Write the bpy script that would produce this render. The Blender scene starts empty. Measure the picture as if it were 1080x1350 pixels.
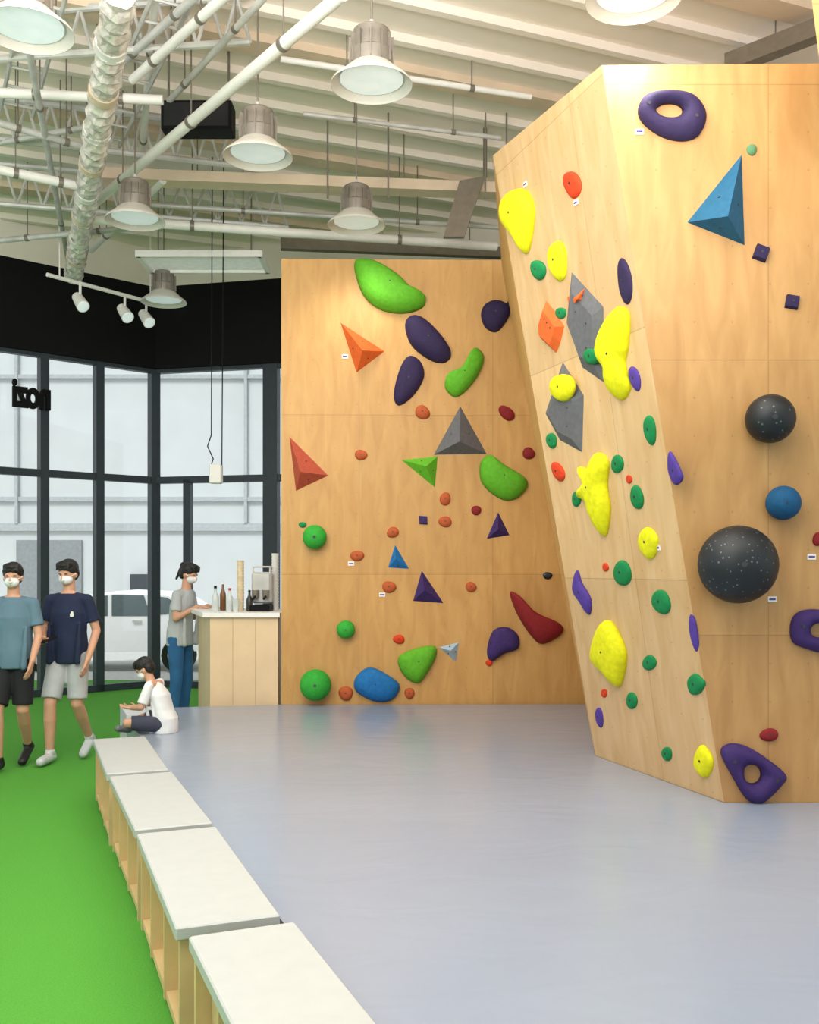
import bpy, math, random
from mathutils import Vector, Matrix, Quaternion
random.seed(4)
SC=bpy.context.scene; COL=SC.collection
F=1300.; CX=540.; HZ=750.; CZ=1.6; MATZ=.37; CEIL=5.9
V=Vector; PI=math.pi
def pz(px,py,z):
    d=F*(CZ-z)/(py-HZ); return V(((px-CX)/F*d,d,z))
def pd(px,py,d): return V(((px-CX)/F*d,d,CZ+(HZ-py)/F*d))
def pp(px,py,P,N):
    r=V(((px-CX)/F,1,(HZ-py)/F)); o=V((0,0,CZ)); t=(P-o).dot(N)/r.dot(N); return o+r*t
# ---------------------------------------------------------------- materials
def lin(c): 
    c=c/255.; return c/12.92 if c<=.04045 else ((c+.055)/1.055)**2.4
def L(c): return (lin(c[0]),lin(c[1]),lin(c[2]),1)
MATS={}
def mat(name,c,rough=.6,metal=0.,var=.12,scale=14.,bump=0.,spec=.5,emit=0.,speck=None):
    if name in MATS: return MATS[name]
    m=bpy.data.materials.new(name); m.use_nodes=True; nt=m.node_tree; N=nt.nodes; b=N['Principled BSDF']
    b.inputs['Roughness'].default_value=rough; b.inputs['Metallic'].default_value=metal
    b.inputs['Specular IOR Level'].default_value=spec
    tc=N.new('ShaderNodeTexCoord'); nz=N.new('ShaderNodeTexNoise'); nz.inputs['Scale'].default_value=scale; nz.inputs['Detail'].default_value=4
    nt.links.new(tc.outputs['Object'],nz.inputs['Vector'])
    cr=N.new('ShaderNodeValToRGB'); cr.color_ramp.elements[0].position=.3; cr.color_ramp.elements[1].position=.7
    a=L(c); d=tuple(x*(1-var*1.6) for x in a[:3])+(1,)
    cr.color_ramp.elements[0].color=d; cr.color_ramp.elements[1].color=a
    nt.links.new(nz.outputs['Fac'],cr.inputs['Fac']); out=cr.outputs['Color']
    if speck:
        vo=N.new('ShaderNodeTexVoronoi'); vo.inputs['Scale'].default_value=34; nt.links.new(tc.outputs['Object'],vo.inputs['Vector'])
        lt=N.new('ShaderNodeMath'); lt.operation='LESS_THAN'; lt.inputs[1].default_value=.17; nt.links.new(vo.outputs['Distance'],lt.inputs[0])
        mx=N.new('ShaderNodeMixRGB'); nt.links.new(lt.outputs[0],mx.inputs[0]); nt.links.new(out,mx.inputs[1]); mx.inputs[2].default_value=L(speck); out=mx.outputs[0]
    nt.links.new(out,b.inputs['Base Color'])
    if bump:
        bp=N.new('ShaderNodeBump'); bp.inputs['Strength'].default_value=bump; bp.inputs['Distance'].default_value=.02
        nt.links.new(nz.outputs['Fac'],bp.inputs['Height']); nt.links.new(bp.outputs['Normal'],b.inputs['Normal'])
    if emit:
        b.inputs['Emission Color'].default_value=a; b.inputs['Emission Strength'].default_value=emit
    MATS[name]=m; return m
def plywood(name,c,c2,pw=1.22,ph=1.45,ou=0.,ov=0.):
    m=bpy.data.materials.new(name); m.use_nodes=True; nt=m.node_tree; N=nt.nodes; b=N['Principled BSDF']; K=nt.links.new
    b.inputs['Roughness'].default_value=.5
    uv=N.new('ShaderNodeUVMap'); sp=N.new('ShaderNodeSeparateXYZ'); K(uv.outputs[0],sp.inputs[0])
    def M(op,a,bv=None):
        n=N.new('ShaderNodeMath'); n.operation=op
        if isinstance(a,(int,float)): n.inputs[0].default_value=a
        else: K(a,n.inputs[0])
        if bv is not None:
            if isinstance(bv,(int,float)): n.inputs[1].default_value=bv
            else: K(bv,n.inputs[1])
        return n.outputs[0]
    u=M('DIVIDE',M('ADD',sp.outputs[0],ou+50*pw),pw); v=M('DIVIDE',M('ADD',sp.outputs[1],ov+50*ph),ph)
    su=M('GREATER_THAN',M('ABSOLUTE',M('SUBTRACT',M('FRACT',u),.5)),.5-.003/pw)
    sv=M('GREATER_THAN',M('ABSOLUTE',M('SUBTRACT',M('FRACT',v),.5)),.5-.003/ph)
    seam=M('MAXIMUM',su,sv)
    mp=N.new('ShaderNodeMapping'); mp.inputs['Scale'].default_value=(5,1.1,1); K(uv.outputs[0],mp.inputs[0])
    nz=N.new('ShaderNodeTexNoise'); nz.inputs['Scale'].default_value=2.2; nz.inputs['Detail'].default_value=6; nz.inputs['Distortion'].default_value=.8; K(mp.outputs[0],nz.inputs['Vector'])
    cr=N.new('ShaderNodeValToRGB'); cr.color_ramp.elements[0].position=.3; cr.color_ramp.elements[1].position=.72
    cr.color_ramp.elements[0].color=L(c2); cr.color_ramp.elements[1].color=L(c); K(nz.outputs['Fac'],cr.inputs[0])
    cb=N.new('ShaderNodeCombineXYZ'); K(M('FLOOR',u),cb.inputs[0]); K(M('FLOOR',v),cb.inputs[1])
    wn=N.new('ShaderNodeTexWhiteNoise'); K(cb.outputs[0],wn.inputs['Vector'])
    hs=N.new('ShaderNodeHueSaturation'); K(cr.outputs[0],hs.inputs['Color']); K(M('ADD',M('MULTIPLY',wn.outputs['Value'],.14),.93),hs.inputs['Value'])
    du=M('SUBTRACT',M('FRACT',M('DIVIDE',M('ADD',sp.outputs[0],50.),.2)),.5); dv=M('SUBTRACT',M('FRACT',M('DIVIDE',M('ADD',sp.outputs[1],50.),.2)),.5)
    r=M('SQRT',M('ADD',M('MULTIPLY',du,du),M('MULTIPLY',dv,dv))); dot=M('MULTIPLY',M('LESS_THAN',r,.028),.3)
    mx=N.new('ShaderNodeMixRGB'); K(M('MAXIMUM',M('MULTIPLY',seam,.35),dot),mx.inputs[0]); K(hs.outputs[0],mx.inputs[1]); mx.inputs[2].default_value=L((110,78,44))
    K(mx.outputs[0],b.inputs['Base Color']); return m
W_BACK=plywood('plywood_honey',(202,156,90),(186,137,72),1.22,1.45,.28,-.1)
W_SIDE=plywood('plywood_lit',(214,180,134),(200,160,110),1.22,1.35,.1,.3)  # leaning face: light spill put into the colour, paler than the other plywood
W_FRONT=plywood('plywood_tan',(194,150,94),(176,130,76),1.22,1.45,.55,.2)
M_BENCHW=mat('birch_ply',(220,190,140),.5,var=.1,scale=6)
M_TOP=mat('grey_laminate',(186,188,187),.5,var=.03)
def vinyl():
    m=bpy.data.materials.new('grey_vinyl'); m.use_nodes=True; nt=m.node_tree; N=nt.nodes; b=N['Principled BSDF']; K=nt.links.new
    tc=N.new('ShaderNodeTexCoord'); mp=N.new('ShaderNodeMapping'); mp.inputs['Scale'].default_value=(.5,.8,1); K(tc.outputs['Object'],mp.inputs[0])
    nz=N.new('ShaderNodeTexNoise'); nz.inputs['Scale'].default_value=1.2; nz.inputs['Detail'].default_value=2; K(mp.outputs[0],nz.inputs['Vector'])
    cr=N.new('ShaderNodeValToRGB'); e=cr.color_ramp.elements; e[0].position=.3; e[1].position=.75; e[0].color=L((144,154,174)); e[1].color=L((150,160,179)); K(nz.outputs[0],cr.inputs[0]); K(cr.outputs[0],b.inputs['Base Color'])
    b.inputs['Roughness'].default_value=.24
    mp2=N.new('ShaderNodeMapping'); mp2.inputs['Scale'].default_value=(.8,1.5,1); mp2.inputs['Rotation'].default_value=(0,0,-.3); K(tc.outputs['Object'],mp2.inputs[0])
    n2=N.new('ShaderNodeTexNoise'); n2.inputs['Scale'].default_value=2.4; n2.inputs['Detail'].default_value=2.5; n2.inputs['Distortion'].default_value=1.2; K(mp2.outputs[0],n2.inputs['Vector'])
    bp=N.new('ShaderNodeBump'); bp.inputs['Strength'].default_value=.16; bp.inputs['Distance'].default_value=.03; K(n2.outputs[0],bp.inputs['Height']); K(bp.outputs['Normal'],b.inputs['Normal']); return m
M_MAT=vinyl()
M_TURF=mat('green_turf',(88,160,62),.95,var=.1,scale=120,bump=.25,spec=.1)
M_BLACK=mat('black_paint',(10,10,12),.7,spec=.2); M_FRAME=mat('dark_frame',(42,54,62),.45)
M_STEEL=mat('galvanised_steel',(212,210,206),.35,.15,var=.2,scale=5); M_WHITE=mat('white_paint',(236,233,228),.5,var=.04)
M_CREAM=mat('cream_deck',(242,232,220),.7,var=.04,scale=2); M_TANB=mat('tan_beam',(228,206,180),.6,var=.1,scale=3)
M_LGREY=mat('grey_metal',(136,128,118),.45,.3); M_LAMP=mat('lamp_lens',(226,236,240),.4,emit=.3)
M_SHADE=mat('white_shade',(196,192,182),.45,var=.04); M_FOIL=mat('foil',(236,230,220),.25,.25,var=.3,scale=14,bump=1.)
M_DSTEEL=mat('dull_steel',(134,124,108),.5,.3)
HC={'lime':(98,178,40),'green':(18,134,74),'orange':(230,104,44),'rust':(190,92,50),'purple':(62,42,102),'dkpurple':(48,36,74),'red':(140,34,38),'redorange':(180,82,60),
 'grey':(104,104,108),'blue':(30,112,178),'navyblue':(28,92,126),'dkblue':(22,84,128),'yellow':(236,232,20),'pale':(168,190,206),'leaf':(52,168,58),'vermilion':(218,66,28),'violet':(84,60,152),'dullgreen':(92,136,96)}
HM={k:mat('hold_'+k,v,.75,var=.12,scale=30,bump=.2,spec=.3) for k,v in HC.items()}
HM['black']=mat('hold_black',(20,28,34),.5,var=.2,speck=(90,102,106))
M_BOLT=mat('bolt_steel',(70,70,74),.5,.5)
# ---------------------------------------------------------------- mesh helpers
class MB:
    def __init__(s): s.v=[]; s.f=[]
    def add(s,vs,fs):
        n=len(s.v); s.v+=[V(x) for x in vs]; s.f+=[tuple(i+n for i in f) for f in fs]; return s
    def box(s,c,sz,R=None):
        c=V(c); hx,hy,hz=[x/2 for x in sz]
        vs=[V((x*hx,y*hy,z*hz)) for z in(-1,1) for x,y in((-1,-1),(1,-1),(1,1),(-1,1))]
        if R: vs=[R@x for x in vs]
        return s.add([c+x for x in vs],[(3,2,1,0),(4,5,6,7),(0,1,5,4),(1,2,6,5),(2,3,7,6),(3,0,4,7)])
    def bbox(s,c,sz,b=.01,R=None):
        c=V(c); hx,hy,hz=[x/2 for x in sz]; rings=[]
        for z,i in((-hz,b),(-hz+b,0),(hz-b,0),(hz,b)):
            X=hx-i; Y=hy-i
            rings.append([V(p) for p in((-X+b,-Y,z),(X-b,-Y,z),(X,-Y+b,z),(X,Y-b,z),(X-b,Y,z),(-X+b,Y,z),(-X,Y-b,z),(-X,-Y+b,z))])
        if R: rings=[[R@p for p in r] for r in rings]
        return s.rings([[c+p for p in r] for r in rings])
    def rings(s,R,cap=True):
        n=len(R[0]); vs=[p for r in R for p in r]; fs=[]
        for k in range(len(R)-1):
            for i in range(n):
                j=(i+1)%n; fs.append((k*n+i,k*n+j,(k+1)*n+j,(k+1)*n+i))
        if cap: fs.append(tuple(range(n-1,-1,-1))); fs.append(tuple((len(R)-1)*n+i for i in range(n)))
        return s.add(vs,fs)
    def cone(s,p0,p1,r0,r1,c0=False,c1=False,n=12):
        p0=V(p0);p1=V(p1); a=(p1-p0); l=a.length
        if l<1e-6: a=V((0,0,1))
        a.normalize(); q=V((0,0,1)).rotation_difference(a); e1=q@V((1,0,0)); e2=q@V((0,1,0)); R=[]
        def ring(c,r): return [c+(e1*math.cos(2*PI*i/n)+e2*math.sin(2*PI*i/n))*max(r,1e-4) for i in range(n)]
        if c0:
            for t in(5,35,65): t=math.radians(t); R.append(ring(p0-a*r0*math.cos(t),r0*math.sin(t)))
        R.append(ring(p0,r0)); R.append(ring(p1,r1))
        if c1:
            for t in(65,35,5): t=math.radians(t); R.append(ring(p1+a*r1*math.cos(t),r1*math.sin(t)))
        return s.rings(R)
    def cap(s,p0,p1,r0,r1): return s.cone(p0,p1,r0,r1,True,True)
    def ell(s,c,r,R=None,n=16,m=10):
        c=V(c); rs=[]
        for k in range(m+1):
            t=PI*(k+.0)/m; t=min(max(t,.03),PI-.03)
            rg=[V((r[0]*math.sin(t)*math.cos(2*PI*i/n),r[1]*math.sin(t)*math.sin(2*PI*i/n),-r[2]*math.cos(t))) for i in range(n)]
            if R: rg=[R@p for p in rg]
            rs.append([c+p for p in rg])
        return s.rings(rs)
    def loft(s,secs,n=20):
        return s.rings([[V((x+rx*math.cos(2*PI*i/n),y+ry*math.sin(2*PI*i/n),z)) for i in range(n)] for x,y,z,rx,ry in secs])
    def lathe(s,c,prof,n=28,closed=False):
        c=V(c); R=[[c+V((r*math.cos(2*PI*i/n),r*math.sin(2*PI*i/n),z)) for i in range(n)] for r,z in prof]
        if closed: R.append(R[0])
        return s.rings(R,not closed)
    def poly(s,pts,d):
        n=len(pts); pts=[V(p) for p in pts]; d=V(d)
        return s.add(pts+[p+d for p in pts],[tuple(range(n)),tuple(range(2*n-1,n-1,-1))]+[(i,i+n,(i+1)%n+n,(i+1)%n) for i in range(n)])
    def tube(s,pts,r,n=8):
        for a,b in zip(pts,pts[1:]): s.cone(a,b,r,r,True,True,n)
        return s
ORG={}
def fixn(me):
    import bmesh
    b=bmesh.new(); b.from_mesh(me); bmesh.ops.recalc_face_normals(b,faces=b.faces); b.to_mesh(me); b.free()
def obj(name,mb,m,parent=None,smooth=False,loc=None,**tags):
    o0=ORG.get(parent.name,V((0,0,0))) if parent else (V(loc) if loc is not None else V((0,0,0)))
    me=bpy.data.meshes.new(name); me.from_pydata([p-o0 for p in mb.v],[],mb.f); me.update(); fixn(me)
    if smooth:
        me.polygons.foreach_set('use_smooth',[True]*len(me.polygons)); 
        if smooth!='all': me.set_sharp_from_angle(angle=math.radians(40))
    me.materials.append(m); o=bpy.data.objects.new(name,me); COL.objects.link(o)
    if parent: o.parent=parent
    elif loc is not None: o.location=loc
    ORG[o.name]=o0
    for k,v in tags.items(): o[k]=v
    return o
def thing(name,label,cat,loc,group=None,rz=0,local=False):
    o=bpy.data.objects.new(name,None); COL.objects.link(o); o.location=loc; o.rotation_euler=(0,0,rz); o.empty_display_size=.1
    o['label']=label; o['category']=cat
    if group: o['group']=group
    ORG[o.name]=V((0,0,0)) if local else V(loc); return o
def tag(o,label,cat,group=None):
    o['label']=label; o['category']=cat
    if group: o['group']=group
    return o
def struct(name,mb,m,parent=None,**k):
    o=obj(name,mb,m,parent,**k)
    if not parent: o['kind']='structure'
    return o
def setuv(o,fn):
    me=o.data; uvl=me.uv_layers.new(name='UVMap')
    for p in me.polygons:
        for li in p.loop_indices: uvl.data[li].uv=fn(me.vertices[me.loops[li].vertex_index].co,p.normal)
def planeuv(co,n):
    if abs(n.z)>.9: return (co.x,co.y)
    e=V((0,0,1)).cross(n).normalized(); f=n.cross(e); return (co.dot(e),co.dot(f))
# ---------------------------------------------------------------- setting
struct('floor',MB().box((-1,4,-.05),(18,20.4,.1)),M_TURF)
lx=lambda d,o:-.4*d+o
BP=V((0,8.98,0)); BN=V((0.02,-1,0)).normalized()
def bw(px,py): return pp(px,py,BP,BN)
xl=bw(371,800).x; zt=bw(520,342).z
w=MB(); w.poly([V((xl,bw(371,800).y,0)),V((5,BP.y+.1,0)),V((5,BP.y+.1,zt)),V((xl,bw(371,800).y,zt))],(0,.22,0))
wb=struct('wall_back',w,W_BACK); setuv(wb,planeuv)
P0=pz(955,1058,MATZ); P1=pz(785,996,MATZ); T0=pd(793,86,P0.y)
NA=(P1-P0).cross(T0-P0).normalized()
if NA.dot(V((0,0,CZ))-P0)<0: NA=-NA
T1=pp(650,205,P0,NA); R1b=V((1.78,8.96,MATZ)); R1t=V((.84,8.96,T1.z))
NB=V((0,-1,0)); B1=V((4.8,P0.y,MATZ)); TB=V((4.8,P0.y,T0.z+.03))
def quadwall(name,P,m,th,n):
    o=struct(name,MB().poly(P,-n*th),m); setuv(o,planeuv); return o
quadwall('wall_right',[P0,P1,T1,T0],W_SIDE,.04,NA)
quadwall('wall_front',[P0,B1,TB,T0],W_FRONT,.04,NB)
nr=(R1b-P1).cross(T1-P1).normalized(); nr=nr if nr.x<0 else -nr
quadwall('wall_return',[P1,R1b,R1t,T1],W_BACK,.04,nr)
c=MB(); c.poly([T0+V((0.03,.05,-.03)),TB+V((0,.05,-.03)),V((4.8,8.95,T1.z)),R1t+V((.05,-.04,-.03)),T1+V((.06,0,-.03))],(0,0,-.02)); struct('trim_1',c,M_BENCHW)
hd=MB(); a=pd(1068,-20,4.45); b=pd(1083,100,4.45)
hd.poly([a+V((0,0,.35)),a,b,V((4,4.45,b.z)),V((4,4.45,a.z+.35))],(.4,.75,.42)); o=struct('wall_overhead',hd,W_FRONT); setuv(o,planeuv)
mt=MB(); g=.004; pts=[(lx(0.2,.945),.2),(4.8,.2),(4.8,P0.y-g),(P0.x-g,P0.y-g),(P1.x-g,P1.y),(1.76,8.95),(xl+.02,8.95),(xl-.04,8.93),(lx(8.72,.915)+.46,8.75),(lx(8.1,.915)+.44,8.08),(lx(8.08,.915)+.0,8.08)]
mt.poly([(x,y,0) for x,y in pts],(0,0,MATZ))
mm=obj('crash_mat',mt,M_MAT,loc=(0,0,0)); tag(mm,'wide grey vinyl crash mat covering the floor below the climbing walls','crash mat')
fb=MB(); q=[(lx(8.1,.915)+.0,8.1),(lx(8.1,.915)+.42,8.1),(lx(8.7,.915)+.43,8.72),(lx(8.7,.915)+.01,8.7)]
fb.poly([(x,y,0) for x,y in q],(0,0,.4)); tag(obj('foam_block',fb,mat('pale_foam',(204,208,214),.6,var=.04),loc=(q[0][0],q[0][1],0)),'low pale grey block at the far left corner of the crash mat','block')
# ceiling
struct('ceiling',MB().box((-1,3.9,CEIL+.05),(20,21,.1)),M_CREAM)
vd=V((-.4,1,0)).normalized(); ud=V((1,.4,0)).normalized(); Ru=Matrix.Rotation(math.atan(.4),3,'Z')
WORDS=['first','second','third','fourth','fifth','sixth','seventh','eighth','ninth','tenth','eleventh','twelfth','thirteenth','fourteenth','fifteenth','sixteenth']
for k in range(15):
    c=V((0,0,CEIL-.035))+vd*(5.9+k*.5)
    tag(obj('ceiling_joist',MB().box(c,(11.5,.07 if k%4 else .22,.07),Ru),M_CREAM if k%4 else M_TANB,loc=c),'painted %s rib crossing under the ceiling deck, %s row from the camera'%('narrow' if k%4 else 'wide flat',WORDS[k]),'ceiling rib','ceiling ribs')
# glazed wall
GA=pd(0,600,F/108.); GA.z=0; GC=pd(205,600,F/97.); GC.z=0; GD=pd(366,600,F/100.); GD.z=0
gl=(GC-GA).normalized(); gr=(GD-GC).normalized()
G0=GA-gl*4; GE=GC+gr*9
ZT=2.8; ZG=4.3; ZB=5.4
def nrm(d): n=V((d.y,-d.x,0)); return n if n.y<0 else -n
def hit(px,A,d):
    n=nrm(d); return pp(px,HZ-.001,A,n)
def seg(mb,A,B,z0,z1,th):
    d=(B-A).normalized(); n=nrm(d)*th/2; mb.poly([A+n+V((0,0,z0)),B+n+V((0,0,z0)),B-n+V((0,0,z0)),A-n+V((0,0,z0))],(0,0,z1-z0)); return mb
struct('wall_left',seg(MB(),G0,GC,ZG,ZB,.2),M_BLACK); struct('wall_far',seg(MB(),GC,GE,ZG,ZB,.2),M_BLACK)
struct('trim_2',seg(seg(MB(),G0,GC,ZB,CEIL,.2),GC,GE,ZB,CEIL,.2),M_CREAM)
gm=bpy.data.materials.new('clear_glass'); gm.use_nodes=True; nt=gm.node_tree; nt.nodes.clear()
o_=nt.nodes.new('ShaderNodeOutputMaterial'); mx=nt.nodes.new('ShaderNodeMixShader'); t_=nt.nodes.new('ShaderNodeBsdfTransparent'); g_=nt.nodes.new('ShaderNodeBsdfGlossy'); g_.inputs['Roughness'].default_value=.02
t_.inputs[0].default_value=(.95,.97,.97,1); mx.inputs[0].default_value=.03; nt.links.new(t_.outputs[0],mx.inputs[1]); nt.links.new(g_.outputs[0],mx.inputs[2]); nt.links.new(mx.outputs[0],o_.inputs[0])
def window(n,A,B,pxs,d,low=()):
    fr=MB(); seg(fr,A,B,0,.09,.12); seg(fr,A,B,ZT-.045,ZT+.045,.1); seg(fr,A,B,ZG-.05,ZG,.1)
    for px,wd in pxs:
        p=hit(px,A,d); p.z=0; seg(fr,p-d*wd/2,p+d*wd/2,0,ZG,.12)
    for px,wd in low:
        p=hit(px,A,d); p.z=0; seg(fr,p-d*wd/2,p+d*wd/2,0,ZT,.1)
    w=struct('window_%d'%n,fr,M_FRAME,smooth=False); g=MB(); seg(g,A,B,.09,ZG-.05,.012); obj('glass_pane',g,gm,w)
window(1,G0,GC,[(-90,.1),(-20,.1),(57,.11),(130,.11),(203,.13)],gl)
window(2,GC,GE,[(358,.2),(460,.1)],gr,low=[(248,.1)])
# sign lettering: seen reversed, meant to be read from outside
cu=bpy.data.curves.new('t','FONT'); cu.body='nozi'; cu.size=.46; cu.extrude=.02; cu.align_x='LEFT'; cu.offset=.018; cu.space_character=.93
to=bpy.data.objects.new('t',cu); COL.objects.link(to); bpy.context.view_layer.update()
me=bpy.data.meshes.new_from_object(to.evaluated_get(bpy.context.evaluated_depsgraph_get())); bpy.data.objects.remove(to)
me.transform(Matrix.Diagonal((-.66,1.05,1,1))); fixn(me)
me.materials.clear(); me.materials.append(M_BLACK)
s=bpy.data.objects.new('sign_lettering',me); COL.objects.link(s); p=hit(63,GA,gl)+nrm(gl)*.1; p.z=3.6; s.location=p; s.rotation_euler=(PI/2,0,math.atan2(gl.y,gl.x))
tag(s,'black reversed sign lettering fixed high on the left glazing above the transom','sign')
# ---------------------------------------------------------------- outside
struct('ground_outside',MB().box((-6,27.3,-.36),(60,26,.1)),mat('asphalt',(196,196,192),.9)) 
fac=thing('building','pale grey building facade seen outside through the glazing','building',(-7,23,-.3))
M_FAC=mat('pale_cladding',(208,213,213),.8,var=.04,scale=1.5); M_FAC2=mat('grey_shutter',(150,156,158),.7); M_FAC3=mat('joint_grey',(186,192,194),.8)
obj('facade_wall',MB().box((-7,23.5,4.7),(22,1,10)),M_FAC,fac)
def fr(px0,py0,px1,py1,d,th=.2):
    a=pd(px0,py0,d); b=pd(px1,py1,d); return MB().box(((a.x+b.x)/2,d,(a.z+b.z)/2),(abs(b.x-a.x),th,abs(a.z-b.z)))
for y0,y1 in((494,499),(655,661),(690,700)): obj('ledge',fr(-120,y0,420,y1,22.97,.08),M_FAC3,fac)
obj('shutter_door',fr(22,712,108,905,22.97,.06),M_FAC2,fac); obj('shutter_door',fr(-110,700,-30,905,22.97,.06),M_FAC2,fac)
for px in(20,322): obj('downpipe',fr(px,460,px+4,690,22.95,.08),M_FAC3,fac)
obj('meter_box',fr(173,757,195,786,22.9,.2),M_FRAME,fac)
cd=19.; cc=pd(162,880,cd); car=thing('car','white hatchback car parked outside behind the glazing','car',(cc.x,cd,-.31))
X=cc.x; zg=-.31
prof=[(-1.95,.35),(-1.95,.75),(-1.8,.95),(-1.05,1.05),(-.5,1.42),(.1,1.5),(1.1,1.46),(1.7,1.1),(1.9,1.0),(1.95,.4)]
M_CAR=mat('white_car_paint',(242,243,243),.35,var=.02,emit=0); M_GLS=mat('car_window',(84,100,104),.15)
b=MB(); b.rings([[V((X+x*k1,cd-.8*s_,zg+.3+(z-.3)*k2)) for x,z in prof] for s_,k1,k2 in((1,.97,.96),(.85,1,1),(-.85,1,1),(-1,.97,.96))]); obj('car_body',b,M_CAR,car)
for q in([(-.98,1.04),(-.5,1.36),(-.05,1.42),(-.05,1.04)],[(.03,1.04),(.03,1.43),(.62,1.42),(.75,1.04)],[(.85,1.06),(.72,1.42),(1.05,1.38),(1.45,1.12)]):
    obj('car_window',MB().poly([(X+x,cd-.8,zg+z) for x,z in q],(0,-.012,0)),M_GLS,car)
for x in(-1.25,1.25):
    w_=obj('wheel',MB().cone((X+x,cd-.82,zg+.31),(X+x,cd-.6,zg+.31),.31,.31,n=24),M_BLACK,car,True); obj('hubcap',MB().cone((X+x,cd-.85,zg+.31),(X+x,cd-.8,zg+.31),.18,.2,n=20),M_STEEL,w_)
obj('side_mirror',MB().ell((X-.75,cd-.92,zg+1.08),(.1,.07,.07)),M_CAR,car,True); obj('door_handle',MB().box((X+.5,cd-.82,zg+.95),(.16,.04,.03)),M_STEEL,car)
# ---------------------------------------------------------------- benches
def make_bench(label):
    t=thing('bench',label,'bench',(0,0,0),'row of storage benches beside the crash mat',math.atan(.4),True)
    w,l,h=.35,1.24,.42
    obj('seat',MB().bbox((0,0,h-.0225),(w,l,.045),.005),M_TOP,t)
    for y in(-l/2+.03,l/2-.03): obj('end_panel',MB().box((0,y,(h-.045)/2),(w-.03,.03,h-.045)),M_BENCHW,t)
    for y in(-.21,.21): obj('divider',MB().box((-.01,y,(h-.045)/2+.01),(w-.045,.022,h-.065)),M_BENCHW,t)
    obj('back_panel',MB().box((-.1,0,(h-.045)/2),(.018,l-.1,h-.045)),M_BENCHW,t)
    obj('bottom_shelf',MB().box((-.13,0,.035),(.05,l-.1,.03)),M_BENCHW,t)
    return t
def dup(r):
    n=r.copy(); COL.objects.link(n)
    for ch in list(r.children):
        c=ch.copy(); COL.objects.link(c); c.parent=n
        for g in ch.children: e=g.copy(); COL.objects.link(e); e.parent=c
    return n
b0=make_bench(''); BL=['nearest grey topped plywood bench, cut by the bottom of the photo','second bench from the camera, grey top and open plywood cubbies','third bench from the camera, between two other grey topped benches','farthest grey topped plywood bench, just in front of the seated child']
for i,l in enumerate(BL):
    b=b0 if i==0 else dup(b0); d=2.66+i*1.22; b.location=(lx(d,.728)+(.022,-.004,.0,-.006)[i],d,0); b['label']=l; b.rotation_euler.z=math.atan(.4)+(.006,-.012,.004,-.01)[i]
# ---------------------------------------------------------------- counter
ct=thing('service_counter','pale wood service counter with white top at left end of the climbing wall','counter',(-1.5,9.35,0))
q=[(-1.82,9.0),(-1.2,9.0),(-1.2,9.9),(-2.12,9.9)]
obj('counter_body',MB().poly([(x,y,0) for x,y in q],(0,0,1.16)),mat('oak_panel',(226,198,158),.5,var=.06,scale=5),ct)
q2=[(-1.88,8.96),(-1.18,8.96),(-1.18,9.92),(-2.2,9.92)]; obj('countertop',MB().poly([(x,y,1.16) for x,y in q2],(0,0,.04)),M_WHITE,ct)
for i in(1,2): 
    x=-1.82+.62*i/3; obj('panel_groove',MB().box((x,8.999,.6),(.004,.004,1.1)),mat('groove',(205,172,128),.6),ct)
CT=1.2
def bottle(px,d,h,r,m,label,capm=M_BLACK):
    p=pd(px,800,d); t=obj('bottle',MB().lathe((p.x,d,CT),[(r*.9,0),(r,.01),(r,h*.55),(r*.4,h*.75),(r*.35,h*.9),(r*.35,h*.92)]),m,smooth=True,loc=(p.x,d,CT)); tag(t,label,'bottle','bottles on the counter')
    obj('bottle_cap',MB().cone((p.x,d,CT+h*.9),(p.x,d,CT+h),r*.42,r*.42),capm,t)
MG=mat('clear_bottle',(200,208,206),.2); MA=mat('amber_bottle',(120,78,40),.25)
bottle(284,9.3,.24,.034,MG,'tall pale bottle at the left end of the white countertop'); bottle(294,9.5,.28,.03,MA,'amber bottle between two pale bottles on the countertop',M_WHITE); bottle(303,9.25,.22,.032,MG,'pale bottle with red cap on the countertop',mat('redcap',(180,40,40))); bottle(329,9.3,.2,.03,mat('dark_bottle',(52,50,46),.25),'dark bottle beside the coffee machine')
def cupstack(px,d,h,m,label):
    p=pd(px,800,d); mb=MB(); pr=[(.03,0)]
    n=int(h/.03)
    for k in range(n): pr+=[(.032,k*.03+.01),(.037,k*.03+.028),(.031,k*.03+.03)]
    pr+=[(.036,h)]; o=obj('cup_stack',mb.lathe((p.x,d,CT),pr),m,smooth=True,loc=(p.x,d,CT)); tag(o,label,'cups')
cupstack(317,9.35,.48,mat('kraft',(222,204,170),.7),'tall stack of beige paper cups on the counter'); cupstack(363,9.55,.55,M_WHITE,'tall stack of white cups on the counter beside the wall'); 
p=pd(346,800,9.45); cm=thing('coffee_machine','steel espresso machine on the white countertop','coffee machine',(p.x,9.45,CT))
obj('machine_body',MB().bbox((p.x,9.5,CT+.22),(.19,.26,.3),.02),M_STEEL,cm); obj('drip_tray',MB().bbox((p.x,9.4,CT+.03),(.19,.3,.06),.01),M_BLACK,cm)
for dx in(-.05,.05): g=obj('group_head',MB().cone((p.x+dx,9.34,CT+.12),(p.x+dx,9.34,CT+.2),.03,.035),M_LGREY,cm); obj('portafilter_handle',MB().cone((p.x+dx,9.33,CT+.14),(p.x+dx,9.2,CT+.12),.013,.011,True,True),M_BLACK,g)
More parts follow.
